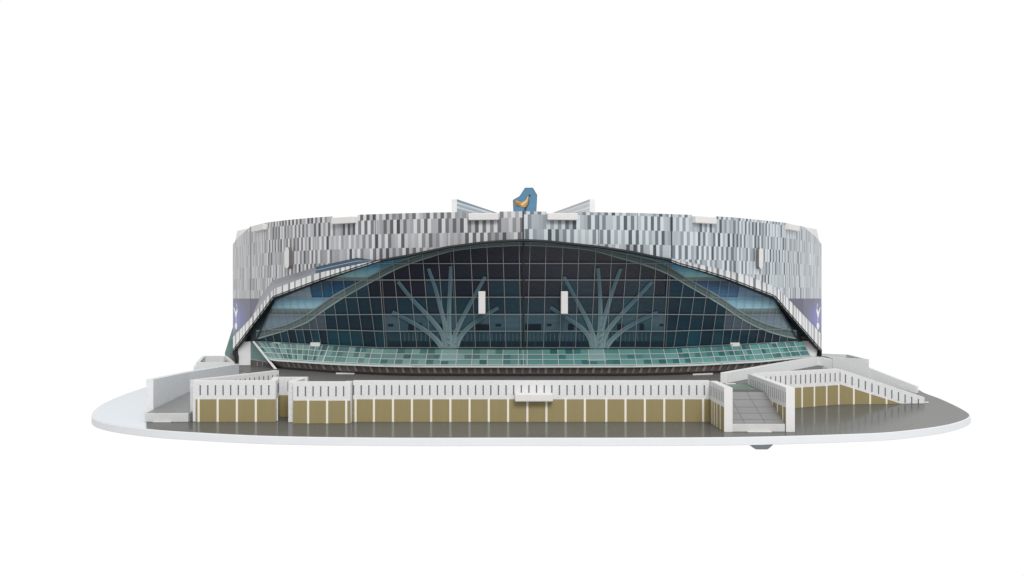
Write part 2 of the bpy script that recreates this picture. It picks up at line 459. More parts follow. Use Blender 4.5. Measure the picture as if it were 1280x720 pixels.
slotted(th_, fw, 0, fw.L, [], [], slot_s=[4 + 10.6 * i for i in range(19)], th=10.8, zg=(-155.4, -155.4), pil_s=[14, 40.5, 67], cap=True, sm='slotpale')

# --- descending gold wall
th_ = thing('sloping_wall', 'white slotted wall with gold panels that slopes down to the ground', 'wall', W(520, 1.28, ZF), 'white slotted walls with gold panels')
fa = Frame((366.6, 1.213), (526, 1.283))
slotted(th_, fa, 0, fa.L, [1002.2, 1017.5, 1032.9, 1048], [951.6, 957.6, 963.4, 969.4, 975.5, 982, 988.6] + [994.6 + 6.15 * i for i in range(10)], th=9)
fa2 = Frame((526, 1.283), (667, 1.293))
slotted(th_, fa2, 0, fa2.L, [1067, 1087.4, 1107.9], [1056.8 + 8.28 * i for i in range(12)], zt=(ZW, -177), zg=(-154.5, -199), th=9, panel='sloped_panel')
flat(th_, 'connector_tab', [(1156.5, 503.9), (1161, 503.7), (1160, 502.8), (1156, 503)], ZF, 'card', 1.0)

# --- rear speckled wall of that ramp
th_ = thing('rear_ramp_wall', 'plain pale wall peaking behind the sloping gold wall', 'wall', W(560, 1.45, ZF))
fa = Frame((328, 1.227), (577, 1.51))
b = MB(); fa.prism(b, [(0, ZF), (fa.L, ZF), (fa.L, ZW + .5), (0, ZW)], -9, 0); b.build('panel', M['plaster'], th_, bevel=.5)
fa2 = Frame((577, 1.51), (717, 1.417))
def w_t(px): s_ = fa2.s_at(px); return s_, (fa2.a[1] + fa2.u[1] * s_) / F
s_m, t_m = w_t(1087)
b = MB(); fa2.prism(b, [(-.8, ZF), (fa2.L, ZF), (fa2.L, -174), (s_m, -99.8 * t_m), (-.8, -129.5)], -9, 0); b.build('sloped_panel', M['plaster'], th_, bevel=.5)
rmp = thing('ramp', 'grey side ramp hidden behind the sloping gold wall', 'ramp', W(620, 1.35, ZF))
b = MB(); b.hexa([W(521, 1.300, -146.4), W(668, 1.304, -185), W(712, 1.41, -185), W(577, 1.495, -146.4)],
                 [W(521, 1.300, ZF), W(668, 1.304, ZF), W(712, 1.41, ZF), W(577, 1.495, ZF)])
b.build('slope', M['rampp'], rmp)

# --- open boxes beside the stadium
def open_box(label, quad, z, th):
    """low box on four plan corners (front left, front right, back right, back left)"""
    cxq = sum(p[0] for p in quad) / 4; ctq = sum(p[1] for p in quad) / 4
    o = thing('open_box', label, 'box', W(cxq, quad[0][1], ZF))
    q2 = []
    for i in range(4):      # inset corners
        def unit(a, c):
            d = ((c[0] - a[0]), (c[1] - a[1]) * F); l = math.hypot(*d); return (d[0] / l, d[1] / l)
        e1 = unit(quad[i], quad[(i + 1) % 4]); e0 = unit(quad[i - 1], quad[i])
        n1 = (-e1[1], e1[0]); n0 = (-e0[1], e0[0])
        det = n0[0] * n1[1] - n0[1] * n1[0]
        c0 = n0[0] * quad[i][0] + n0[1] * quad[i][1] * F + th; c1 = n1[0] * quad[i][0] + n1[1] * quad[i][1] * F + th
        q2.append(((c0 * n1[1] - c1 * n0[1]) / det, (n0[0] * c1 - n1[0] * c0) / det / F))
    for i in range(4):
        j = (i + 1) % 4; q = [quad[i], quad[j], q2[j], q2[i]]
        b = MB(); b.hexa([W(x, t, z) for x, t in q], [W(x, t, ZF) for x, t in q]); b.build('side_panel', M['plaster'], o)
    b = MB(); b.hexa([W(x, t, z - 24) for x, t in q2], [W(x, t, z - 27) for x, t in q2]); b.build('floor_panel', M['deckp'], o)
    return o
bx = open_box('low pale open box beside the teal glass and the narrow ramp', [(-600, 1.52), (-527, 1.52), (-594, 1.665), (-644, 1.665)], -141, 6)
b = MB(); q = [(-607, 1.525), (-600.5, 1.525), (-618, 1.58), (-626, 1.58)]
b.hexa([W(x, t, -150) for x, t in q], [W(x, t, ZF) for x, t in q]); b.build('ledge', M['plaster'], bx)
fa2 = Frame((577, 1.51), (717, 1.417))
def w_p(px, o):
    s_ = fa2.s_at(px); return (fa2.a[0] + fa2.u[0] * s_ + fa2.n[0] * o, (fa2.a[1] + fa2.u[1] * s_ + fa2.n[1] * o) / F)
p0, p1 = w_p(1041, 1.2), w_p(1086.5, 1.2)
open_box('low white open box behind the sloping gold wall', [p0, p1, (p1[0] + 8, p1[1] + .105), (p0[0] - 8, p0[1] + .105)], -89 * p1[1], 6)

# ------------------------------------------------------------------ the stadium
stad = thing('stadium_building', 'model stadium with striped grey drum wall and arched dark glass front', 'stadium', W(30, 1.8, ZD))
# plan of the drum: (px, t)
DL = [(291.0, 1.93), (294.5, 1.86), (300, 1.79), (313, 1.68), (334, 1.573), (360, 1.515), (394.5, 1.462), (445, 1.41), (469, 1.397), (510, 1.378), (559, 1.362), (654, 1.345)]
DR = [(748.7, 1.362), (797, 1.375), (839.7, 1.397), (865, 1.41), (917.5, 1.462), (952, 1.52), (981, 1.58), (1004.5, 1.68), (1018, 1.79), (1023.5, 1.86), (1027.0, 1.93)]
DP = DL + DR
def plane_t(tab):
    pts = [((p - 640) * t, t, p) for p, t in tab]
    def f(px):
        if px <= pts[0][2]: i = 0
        elif px >= pts[-1][2]: i = len(pts) - 2
        else:
            i = 0
            while px > pts[i + 1][2]: i += 1
        (xa, ta, _), (xb, tb, _) = pts[i], pts[i + 1]
        k = px - 640
        den = (xb - xa) - k * (tb - ta)
        s = (k * ta - xa) / den
        return ta + s * (tb - ta)
    return f
td = plane_t(DP)
# drum bottom line (A), rim inner line (B) and its dark edge
arch_mid = [(460, 329.3), (472.5, 326), (510, 319.5), (560, 308.8), (597.5, 303.8), (625, 301.4), (654, 300.2), (683, 301.4), (700, 303.2), (747.5, 308.3), (790, 314.8), (835, 323.2)]
A = poly([(291, 421.5), (314, 397), (325, 372), (341, 350.3), (394.7, 333.7), (446, 322), (468, 325.2)] + arch_mid[2:-1] + [(815, 319.2), (840, 323), (867, 329), (895, 335), (932.5, 343.8), (970, 358.8), (985, 373), (1027, 418)])
A2 = poly([(291, 421.5), (314, 397), (342, 361), (394.7, 341.8), (425, 335), (468, 326)] + arch_mid[2:-1] + [(815, 319.2), (840, 323), (867, 329), (895, 335), (932.5, 343.8), (970, 358.8), (985, 373), (1027, 418)])
B = poly([(292, 437.5), (342, 371), (400, 349.7), (440, 336.5)] + arch_mid[1:-1] + [(835, 324.5), (850, 330), (880, 338.5), (910, 348), (968, 370), (1026.4, 438)])
def ztop(px):
    z = poly([(291, 105), (294.5, 111), (300, 117), (313, 129), (1004.5, 129), (1018, 117), (1023.5, 111), (1027, 105)])(px)
    return z
NOTCH = [(414, 447), (584, 624), (683, 721), (865, 897)]
def ztop2(px):
    for a, c in NOTCH:
        if a <= px <= c: return ztop(px) - 5
    return ztop(px)
def frange(a, c, st):
    n = max(1, int(round((c - a) / st))); return [a + (c - a) * i / n for i in range(n + 1)]
# column list with duplicated notch edges
cols = set(p for p, _ in DP) | set(frange(291, 1027, 8))
cols |= {314, 325, 341, 394.7, 446, 468, 970, 985}
cols = sorted(cols)
spans = []
edges = sorted(set(cols) | {x for n in NOTCH for x in n})
edges = [edges[0]] + [q for p, q in zip(edges, edges[1:]) if q - p > 1e-6]
arc = {}
# arc length measured from the centre seam
def arclen(px):
    c0 = (654 - 640) * 1.345, 1.345 * F
    lo, hi = sorted((px, 654.0))
    ps = [lo] + [e for e in [p for p, _ in DP] if lo < e < hi] + [hi]
    L = 0
    for p, q in zip(ps, ps[1:]):
        a = ((p - 640) * td(p), td(p) * F); c = ((q - 640) * td(q), td(q) * F)
        L += math.hypot(a[0] - c[0], a[1] - c[1])
    return L if px > 654 else -L
b = MB()
for p, q in zip(edges, edges[1:]):
    m_ = (p + q) / 2
    dz = ztop2(m_) - ztop(m_)
    tp, tq = td(p), td(q)
    zp0, zq0 = (360 - A(p)) * tp, (360 - A(q)) * tq
    zp1, zq1 = ztop(p) + dz, ztop(q) + dz
    Xp, Xq = (p - 640) * tp, (q - 640) * tq
    up, uq = arclen(p), arclen(q)
    b.face([W(Xp, tp, zp0), W(Xq, tq, zq0), W(Xq, tq, zq1), W(Xp, tp, zp1)], None, [(up, zp0), (uq, zq0), (uq, zq1), (up, zp1)])
# sides and back of the drum
xl, tl = (291 - 640) * 1.93, 1.93; xr, tr = (1027 - 640) * 1.93, 1.93
back = [(xl, tl), (-672, 1.98), (-655, 2.1), (-590, 2.25), (-440, 2.40), (-200, 2.49), (35, 2.5), (270, 2.49), (510, 2.40), (660, 2.25), (728, 2.1), (746, 1.98), (xr, tr)]
back[0] = (xl, tl)
u = arclen(291)
seq = back
for (xa, ta), (xb, tb) in zip(seq, seq[1:]):
    L = math.hypot(xb - xa, (tb - ta) * F)
    za = zb = ZD
    b.face([W(xb, tb, ZD), W(xa, ta, ZD), W(xa, ta, 105), W(xb, tb, 105)], None, [(u - L, ZD), (u, ZD), (u, 105), (u - L, 105)]); u -= L
# lower strip that closes the silhouette corner down to the deck
drum = b.build('drum_wall', M['clad'], stad, solid=4)

# thin dark panel joints
for p, wd in ((654, 1.7), (559, .6), (469, .7), (394.5, .5), (313, .4), (748.7, .8), (839.7, 1.2), (917.5, .5), (797, .4)):
    b = MB(); e = .0012; y1 = A(p) - .6
    t0 = td(p) - e; hw = wd / 2
    z1 = ztop(p)
    b.hexa([P(p - hw, y1, t0), P(p + hw, y1, t0), W((p + hw - 640) * t0, t0, z1), W((p - hw - 640) * t0, t0, z1)],
           [P(p - hw, y1, t0 + .003), P(p + hw, y1, t0 + .003), W((p + hw - 640) * (t0 + .003), t0 + .003, z1), W((p - hw - 640) * (t0 + .003), t0 + .003, z1)])
    b.build('panel_joint', M['black'] if p in (654, 839.7) else M['grey'], drum)

# roof slab
cx, cy = 35, 1.95
ring = [((p - 640) * td(p), td(p)) for p, _ in DP] + [q for q in reversed(back[1:-1])]
ring = [(cx + (x - cx) * .972, cy + (t - cy) * .972) for x, t in ring]
b = MB(); b.hexa([W(x, t, 122) for x, t in ring], [W(x, t, 60) for x, t in ring]); b.build('roof', M['roof'], stad)

# curved white boards standing behind the drum at both roof corners
for q in ([(296.5, 288.5), (314, 284.5), (314, 302), (291.8, 312)], [(1021, 286.5), (1004, 283.5), (1004, 302), (1026, 312)]):
    b = MB(); b.hexa([P(x, y, 1.95) for x, y in q], [P(x, y, 1.97) for x, y in q]); b.build('roof_board', M['card'], stad)

# facade surface
tf0 = plane_t([(316, 1.452), (411, 1.385), (477, 1.347), (654, 1.345), (833, 1.347), (905, 1.385), (1001, 1.452)])
FB = [316, 411, 477, 654, 833, 905, 1001]
def tf(px, py, k=0):
    return tf0(px) * (1 + 0.04 * (py - 327) / 107.0) - 0.0007 * k
def clip_strip(pg, x0, x1):
    for sgn, lim in ((1, x0), (-1, x1)):
        res = []
        for i in range(len(pg)):
            a, c = pg[i - 1], pg[i]
            sa, sc_ = sgn * (a[0] - lim), sgn * (c[0] - lim)
            if (sa >= 0) != (sc_ >= 0):
                q = sa / (sa - sc_); res.append((lim, a[1] + (c[1] - a[1]) * q) + tuple(a[j] + (c[j] - a[j]) * q for j in range(2, len(a))))
            if sc_ >= 0: res.append(c)
        pg = res
        if len(pg) < 3: return []
    return pg
def drape(mb, pg, surf, brk, col=None, k=1, depth=0.0012):
    """lay a flat print polygon onto a folded surface as a thin sheet"""
    lo = min(p[0] for p in pg); hi = max(p[0] for p in pg)
    bs = [lo - 1] + [x for x in brk if lo < x < hi] + [hi + 1]
    for x0, x1 in zip(bs, bs[1:]):
        c = clip_strip(pg, x0, x1)
        if len(c) >= 3:
            pts = [P(p[0], p[1], surf(p[0], p[1], k)) for p in c]
            cc = None
            if col is not None:
                cc = [col(p[0], p[1]) for p in c] if callable(col) else [col] * len(c)
            mb.face(pts, cc)

row_y = []
for yc, ys1, ys2 in ((329.5, 329.5, 329.5), (350, 350.3, 350.3), (371.5, 372.3, 372.7), (393, 393.6, 393.5), (414, 412.3, 411.6), (434.8, 431.5, 426.5)):
    row_y.append(poly([(316, ys2), (411, ys1), (479, yc), (831, yc), (903, ys1), (1001, ys2)]))
def ln(x1, y1, x2, y2):
    return lambda y: x1 + (x2 - x1) * (y - y1) / (y2 - y1)
V = [ln(348, 372, 320, 427)]
VL3 = [ln(x - 8, 372, x, 412) for x in (330, 339.8, 349.4, 358.8, 369, 378.3, 387.8, 397.5)]
VL2 = [ln(401, 350.6, 410.3, 431), ln(414, 350, 424.4, 431), ln(429, 350, 439.4, 431), ln(443.5, 350, 454.4, 431), ln(459, 350, 470, 431)]
VC = [ln(a, 329.5, c, 434.5) for a, c in ((473.7, 481), (491.5, 502), (510.8, 521), (529, 538), (548.5, 556.5), (567.5, 571.7), (589, 594.3), (609.4, 613), (629.3, 632.5),
      (649.3, 651.3), (662, 658.7), (682, 679.5), (703, 699.5), (723, 719.5), (744, 738.8), (764, 759), (783, 775), (801, 793.7), (820, 812.5), (835.5, 829.5))]
VR2 = [ln(855, 350, 842.5, 432), ln(870.6, 350, 858.4, 432), ln(885.6, 350, 874.4, 432), ln(901, 350, 889.4, 432), ln(912, 350, 902.5, 432)]
VR3 = [ln(x + 7, 372, x, 413) for x in (915.6, 926, 937, 948.4, 957.8, 967, 976.5, 986)]
gl, gr = ln(345, 371, 319, 427.2), ln(966, 370.5, 998.5, 426.5)
up_band = curve([(320, 413), (329, 411.6), (355, 406), (374, 397.5), (392.5, 386), (415, 370), (454, 349), (475, 338), (485, 332.5), (510, 322.3), (545, 313.5), (580, 308), (620, 304), (654, 302.6),
                 (690, 304), (730, 308), (765, 313.5), (800, 320.5), (820, 325), (833, 331), (857.5, 346.5), (899, 370), (925, 388), (947.5, 400), (981, 410.6), (996, 413)])
lo_band = curve([(320, 424.7), (336, 420), (364, 411.6), (385, 403), (404, 389.5), (430, 372.5), (460, 355.5), (477, 346.5), (497, 336.5), (535, 322.8), (567, 314), (610, 309.3), (654, 307.4), (698, 309.3),
                 (741, 314), (773, 322.8), (811, 334), (835, 343.5), (857.5, 356.5), (906, 385), (925, 398), (951, 411.5), (975, 419.5), (996, 424.2)])

rnd = random.Random(3)
NAVY = [rgb(27, 30, 45), rgb(30, 31, 45), rgb(24, 32, 45)]
DTEAL = [rgb(27, 50, 63), rgb(29, 56, 69), rgb(31, 48, 61), rgb(28, 53, 66)]
MTEAL = [rgb(30, 70, 84), rgb(36, 66, 80), rgb(32, 62, 76)]
ROW5 = [rgb(76, 96, 108), rgb(66, 90, 102), rgb(58, 84, 96)]
ROW6 = [rgb(52, 72, 84), rgb(58, 80, 92), rgb(46, 66, 78)]
def below_col(r, x):
    q = rnd.random()
    mid = 478 < x < 832
    if r in (3, 4) and (x < 403 or x > 905): return rnd.choice([rgb(80, 92, 102), rgb(70, 84, 94), rgb(76, 86, 98)])
    if r <= 1: return rnd.choice(NAVY) if q < .95 else rnd.choice(MTEAL)
    if r == 2: return rnd.choice(NAVY + DTEAL) if q < .90 else rnd.choice(MTEAL)
    if r == 3: return rnd.choice(DTEAL) if q < .88 else rnd.choice(MTEAL)
    if r == 4: return (rnd.choice(ROW5) if mid else rnd.choice(DTEAL))
    return (rnd.choice(ROW6) if mid else rnd.choice(DTEAL + MTEAL))
def mixc(a, c, s):
    s = max(0, min(1, s)); return tuple(a[i] + (c[i] - a[i]) * s for i in range(3)) + (1,)
def sky_pane(r, x):
    """printed colours in the panes above the arch: list of (fraction down the pane, colour)"""
    d = min(abs(x - 316), abs(1000 - x))
    if r == 0: return [(0, rgb(30, 70, 105)), (1, rgb(70, 130, 155))]
    if r == 1: return [(0, rgb(48, 104, 136)), (.55, rgb(118, 164, 174)), (.8, rgb(140, 176, 176)), (.82, rgb(112, 138, 128)), (1, rgb(100, 124, 118))]
    if r == 2:
        if 399 < x < 480 or 832 < x < 914: return [(0, rgb(8, 46, 74)), (1, rgb(20, 82, 112))] if x < 640 else [(0, rgb(52, 72, 96)), (1, rgb(66, 106, 136))]
        return [(0, rgb(118, 124, 134)), (1, rgb(134, 152, 164))] if x < 640 else [(0, rgb(86, 98, 122)), (1, rgb(108, 140, 164))]
    if r == 3: return [(0, rgb(96, 136, 156)), (.5, rgb(146, 180, 192)), (.62, rgb(146, 176, 178)), (.64, rgb(108, 124, 118)), (.8, rgb(102, 118, 114)), (.82, rgb(92, 98, 106)), (1, rgb(100, 108, 116))]
    return [(0, rgb(110, 120, 130)), (1, rgb(122, 140, 150))]
glz = MB()
lines = VL3 + VL2 + VC + VR2 + VR3
allV = [gl] + lines + [gr]
def emit(x0t, x1t, y0, y1, c0, c1):
    glz.face([P(x, y, tf(x, y)) for x, y in ((x0t(y1), y1), (x1t(y1), y1), (x1t(y0), y0), (x0t(y0), y0))], [c1, c1, c0, c0])
def top_y(x): return B(x) + .3
rows = [lambda x: 290.0] + row_y
for i in range(len(allV) - 1):
    va, vb = allV[i], allV[i + 1]
    ns = 6
    for r in range(6):
        cc = None
        for k in range(ns):
            fa_, fb_ = k / ns, (k + 1) / ns
            def xx(fr, y):
                x = va(y) + (vb(y) - va(y)) * fr
                if i < 9: x = max(x, gl(y))
                if i > len(allV) - 11: x = min(x, gr(y))
                return x
            m0 = (va(390) + vb(390)) / 2
            xm0 = xx((fa_ + fb_) / 2, 390)
            ya, yb = rows[r](xm0), rows[r + 1](xm0)
            if cc is None: cc = below_col(r, m0); ccs = [(p_, tuple(min(1, q_ * g_) for q_, g_ in zip(c_[:3], (1.22, 1.32, 1.38))) + (1,)) for p_, c_ in sky_pane(r, m0)]
            # split column sub-strip into fine vertical steps; colour decided by position against the printed arch
            n = max(2, int((yb - ya) / 2.5))
            stops = []
            xmid = xx((fa_ + fb_) / 2, (ya + yb) / 2)
            t_y = top_y(xx((fa_ + fb_) / 2, max(ya, 303)))
            y_s = max(ya, t_y)
            if y_s >= yb - .2: continue
            yl = lo_band(xmid); yu = up_band(xmid)
            def colat(y):
                if y > (yl + yu) / 2: return cc
                s = (y - ya) / (yb - ya)
                for (p, c), (p2, c2) in zip(ccs, ccs[1:]):
                    if s <= p2: return mixc(c, c2, (s - p) / max(1e-6, p2 - p))
                return ccs[-1][1]
            cuts = [y_s, yb] + [ya + (yb - ya) * p for p, _ in ccs if y_s < ya + (yb - ya) * p < yb]
            mid = (yl + yu) / 2
            if y_s < mid < yb: cuts.append(mid)
            cuts = sorted(cuts)
            for y0, y1 in zip(cuts, cuts[1:]):
                if y1 - y0 < .02: continue
                c0, c1 = colat(y0 + .01), colat(y1 - .01)
                pts = [(xx(fa_, y1), y1), (xx(fb_, y1), y1), (xx(fb_, y0), y0), (xx(fa_, y0), y0)]
                if pts[1][0] - pts[0][0] < .02 and pts[2][0] - pts[3][0] < .02: continue
                glz.face([P(x, y, tf(x, y)) for x, y in pts], [c1, c1, c0, c0])
glazing = glz.build('glazing', M['glass'], stad, solid=3)

# printed windows of the concourse seen in the glass
b = MB()
def rect(mb, x0, y0, x1, y1, col, k=1):
    drape(mb, [(x0, y1), (x1, y1), (x1, y0), (x0, y0)], tf, FB, col, k)
dk_ = rgb(30, 38, 48)
for x0, y0, x1, y1 in ((485, 405, 491.5, 408), (510.5, 405.5, 517, 412.5), (521, 404, 527.5, 408.5), (546.5, 405, 552.5, 412.5), (595, 405.5, 612, 413), (619.5, 405, 626.5, 408),
                       (656.5, 405, 676.5, 413), (683.5, 405, 689.5, 407.5), (710, 405, 717.5, 412.5), (760, 405, 765, 412.5), (771.5, 405, 779, 412), (799.5, 405, 805, 412.5), (824.5, 405, 829.5, 407.5)):
    rect(b, x0, y0, x1, y1, dk_)
for x0 in frange(486, 824, 9.7):
    rect(b, x0, 427, x0 + 8.6, 432.5, rgb(36, 48, 58))
for x0 in frange(500, 812, 5.2):
    rect(b, x0, 416, x0 + 1.4, 426.5, rgb(74, 96, 108))
b.build('concourse_print', M['print'], glazing)

# printed arch band
b = MB()
xs = frange(320, 996, 4)
for x0, x1 in zip(xs, xs[1:]):
    d = min(x0 - 320, 996 - x0)
    for f0, f1, c in ((0, .12, rgb(128, 146, 146)), (.12, .45, rgb(78, 92, 94)), (.45, .5, rgb(104, 120, 120)), (.5, .84, rgb(88, 102, 102)), (.84, 1, rgb(136, 154, 152))):
        if d < 110: c = tuple(min(1, q * 1.25 + .015) for q in c[:3]) + (1,)
        g = lambda x, f_: max(top_y(x), up_band(x)) + (max(lo_band(x), top_y(x) + .4) - max(top_y(x), up_band(x))) * f_
        drape(b, [(x0, g(x0, f1)), (x1, g(x1, f1)), (x1, g(x1, f0)), (x0, g(x0, f0))], tf, FB, c, 2)
b.build('arch_band', M['print'], stad)

# tree-like columns
def branch_mesh(pts, w0, w1):
    b = MB(); n = 14
    cx_ = curve([(i / (len(pts) - 1), p[0]) for i, p in enumerate(pts)]); cy_ = curve([(i / (len(pts) - 1), p[1]) for i, p in enumerate(pts)])
    prev = None
    for i in range(n + 1):
        s = i / n; x, y = cx_(s), cy_(s)
        e = 1e-3; dx, dy = cx_(min(1, s + e)) - cx_(max(0, s - e)), cy_(min(1, s + e)) - cy_(max(0, s - e))
        l = math.hypot(dx, dy) or 1; nx, ny = -dy / l, dx / l
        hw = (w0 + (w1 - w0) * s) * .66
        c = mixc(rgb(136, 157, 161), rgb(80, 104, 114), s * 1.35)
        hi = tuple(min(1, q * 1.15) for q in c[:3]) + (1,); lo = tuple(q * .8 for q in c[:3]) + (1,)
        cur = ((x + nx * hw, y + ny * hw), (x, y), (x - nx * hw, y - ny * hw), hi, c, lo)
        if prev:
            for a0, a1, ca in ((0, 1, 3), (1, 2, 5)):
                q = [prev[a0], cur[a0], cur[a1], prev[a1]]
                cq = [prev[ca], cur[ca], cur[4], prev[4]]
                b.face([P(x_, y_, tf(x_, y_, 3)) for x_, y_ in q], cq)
        prev = cur
    return b
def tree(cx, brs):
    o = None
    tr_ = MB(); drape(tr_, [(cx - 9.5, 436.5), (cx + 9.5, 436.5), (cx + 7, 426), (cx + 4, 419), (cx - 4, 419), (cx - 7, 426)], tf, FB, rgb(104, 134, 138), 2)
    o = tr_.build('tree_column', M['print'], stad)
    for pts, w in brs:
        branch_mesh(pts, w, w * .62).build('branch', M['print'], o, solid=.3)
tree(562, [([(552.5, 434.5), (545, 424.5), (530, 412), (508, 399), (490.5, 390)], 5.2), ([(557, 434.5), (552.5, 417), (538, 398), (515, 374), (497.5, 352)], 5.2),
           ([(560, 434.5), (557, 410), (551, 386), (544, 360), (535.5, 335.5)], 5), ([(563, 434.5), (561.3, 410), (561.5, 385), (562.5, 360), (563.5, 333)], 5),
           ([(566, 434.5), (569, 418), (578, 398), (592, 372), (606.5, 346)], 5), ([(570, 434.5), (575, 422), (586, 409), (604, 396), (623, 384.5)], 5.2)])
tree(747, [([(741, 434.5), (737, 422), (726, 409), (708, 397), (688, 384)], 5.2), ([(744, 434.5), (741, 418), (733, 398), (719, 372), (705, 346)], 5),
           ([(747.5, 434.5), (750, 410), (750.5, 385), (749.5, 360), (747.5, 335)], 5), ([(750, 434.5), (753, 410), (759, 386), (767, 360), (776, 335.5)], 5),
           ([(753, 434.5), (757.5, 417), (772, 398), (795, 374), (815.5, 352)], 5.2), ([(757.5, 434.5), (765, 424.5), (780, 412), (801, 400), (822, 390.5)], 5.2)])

# glazing bars
b = MB(); bd = MB()
def bar_line(mb, pts, wd, k=4):
    for (x0, y0), (x1, y1) in zip(pts, pts[1:]):
        l = math.hypot(x1 - x0, y1 - y0)
        if l < .01: continue
        nx, ny = -(y1 - y0) / l * wd / 2, (x1 - x0) / l * wd / 2
        drape(mb, [(x0 + nx, y0 + ny), (x1 + nx, y1 + ny), (x1 - nx, y1 - ny), (x0 - nx, y0 - ny)], tf, FB, None, k)
def vtop(v, left=None):
    y = 300
    while y < 436 and y < top_y(v(y)): y += .5
    return y
for v in lines:
    y0 = vtop(v); yb = row_y[5](v(430))
    if v in VL3:
        while y0 < yb and v(y0) < gl(y0): y0 += .5
    if v in VR3:
        while y0 < yb and v(y0) > gr(y0): y0 += .5
    if y0 >= yb - 1: continue
    fold = v in (VL2[0], VC[0], VC[-1], VR2[-1])
    bar_line(b if not fold else b, [(v(y), y) for y in frange(y0, yb, 20)], .6 if v in VC else .5)
for dx, v in ((2.6, VC[0]), (2.6, VC[-1])):
    y0 = vtop(v) + 1; bd = MB(); bar_line(bd, [(v(y) + dx, y) for y in frange(y0, 434.5, 20)], .7); bd.build('fold_bar', M['bardim'], glazing)
v = VC[4]; bd = MB(); bar_line(bd, [(ln(563, 315, 572, 434.5)(y), y) for y in frange(316, 434.5, 20)], .5)
for r, ry in enumerate(row_y):
    def inside(x):
        y = ry(x); return y > top_y(x) and gl(y) < x < gr(y)
    xs = [x for x in frange(316, 1001, 2) if inside(x)]
    if len(xs) > 1: bar_line(b, [(x, ry(x)) for x in xs[::3] + [xs[-1]]], .85 if r else .65, 5)
b.build('glazing_bars', M['bar'], glazing)
bd.build('fold_bar', M['bardim'], glazing)
# dark centre joint and the dark raking edges of the glass
b = MB()
drape(b, [(653.4, 434.5), (655.4, 434.5), (655.4, 301), (653.4, 301)], tf, [], None, 6)
b.build('dark_joint', M['black'], glazing)
for g in (gl, gr):
    y0 = 371; b = MB()
    bar_line(b, [(g(y), y) for y in frange(y0, 427, 12)], 1.3, 6)
    b.build('dark_joint', M['black'], glazing)

# rim between drum and glass: striped lip, blue-grey shelf, dark soffit
def tB(px):
    y = B(px)
    if 345 < px < 966: return tf(px, y) - .022
    return poly([(292, 1.505), (316, 1.478), (345, tf(345, B(345)) - .022), (966, tf(966, B(966)) - .022), (1000, 1.478), (1026.4, 1.505)])(px)
rimcols = sorted(set(frange(291.6, 1026.8, 3) + [314, 342, 394.7, 400, 654, 968, 985]))
b = MB(); sh = MB(); so = MB()
rr = random.Random(11)
wB = poly([(292, 6.5), (300, 7), (330, 6.5), (342, 5), (400, 3.2), (476, 2.4), (654, 1.9), (834, 2.4), (910, 3.2), (968, 5), (985, 6.5), (1018, 7), (1026, 6.5)])
def tA2(px):
    return td(px) if A2(px) - A(px) < .6 else td(px) * .6 + tB(px) * .4
def rimcol():
    global flip; flip = not flip
    g = rr.choice([214, 224, 204, 222]) if flip else rr.choice([104, 128, 150, 168, 118]); return rgb(g, g + 1, g + 2)
flip = False
px_ = 291.2
while px_ < 1026.6:
    dense = px_ < 345 or px_ > 965
    stp = (rr.choice([1.6, 2.6, 3.4]) if not flip else rr.choice([1.0, 1.6, 2.2])) if dense else (rr.choice([4.0, 5.2, 6.4]) if not flip else rr.choice([1.6, 2.4, 3.4]))
    q = min(px_ + stp, 1026.8)
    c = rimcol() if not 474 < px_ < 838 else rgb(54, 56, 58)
    sl = -2.5 if (px_ > 500 and px_ < 800) else 0
    b.face([P(px_, B(px_), tB(px_)), P(q, B(q), tB(q)), P(q, A2(q), tA2(q)), P(px_, A2(px_), tA2(px_))], c)
    px_ = q
lip = b.build('striped_rim', M['print'], stad, solid=1)
b = MB()
for p, q in zip(rimcols, rimcols[1:]):
    if q <= 469 and A2(p) - A(p) > .3 or (q <= 469 and A2(q) - A(q) > .3):
        def cs(x): return rgb(128, 130, 136) if x < 394 else rgb(48, 72, 90)
        for f0, f1, k in ((0, .45, 1.0), (.45, .55, 1.5 if p > 394 else .9), (.55, 1, 1.12)):
            def pt(x, f_):
                y = A(x) + (A2(x) - A(x)) * f_; t = td(x) + (tA2(x) - td(x)) * f_
                return P(x, y, t)
            c = tuple(min(1, w_ * k) for w_ in cs(p)[:3]) + (1,)
            if k == 1.5: c = rgb(150, 168, 182)
            b.face([pt(p, f1), pt(q, f1), pt(q, f0), pt(p, f0)], c)
b.build('shelf', M['print'], stad, solid=1)
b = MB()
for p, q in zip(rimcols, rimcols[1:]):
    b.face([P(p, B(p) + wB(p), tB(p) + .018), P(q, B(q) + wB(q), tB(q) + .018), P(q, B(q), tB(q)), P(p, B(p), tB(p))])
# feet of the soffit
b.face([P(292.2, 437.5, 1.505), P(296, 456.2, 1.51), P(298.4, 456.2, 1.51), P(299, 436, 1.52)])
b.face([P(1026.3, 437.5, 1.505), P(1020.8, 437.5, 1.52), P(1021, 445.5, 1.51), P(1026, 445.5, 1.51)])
b.build('soffit', M['black'], stad, solid=2)

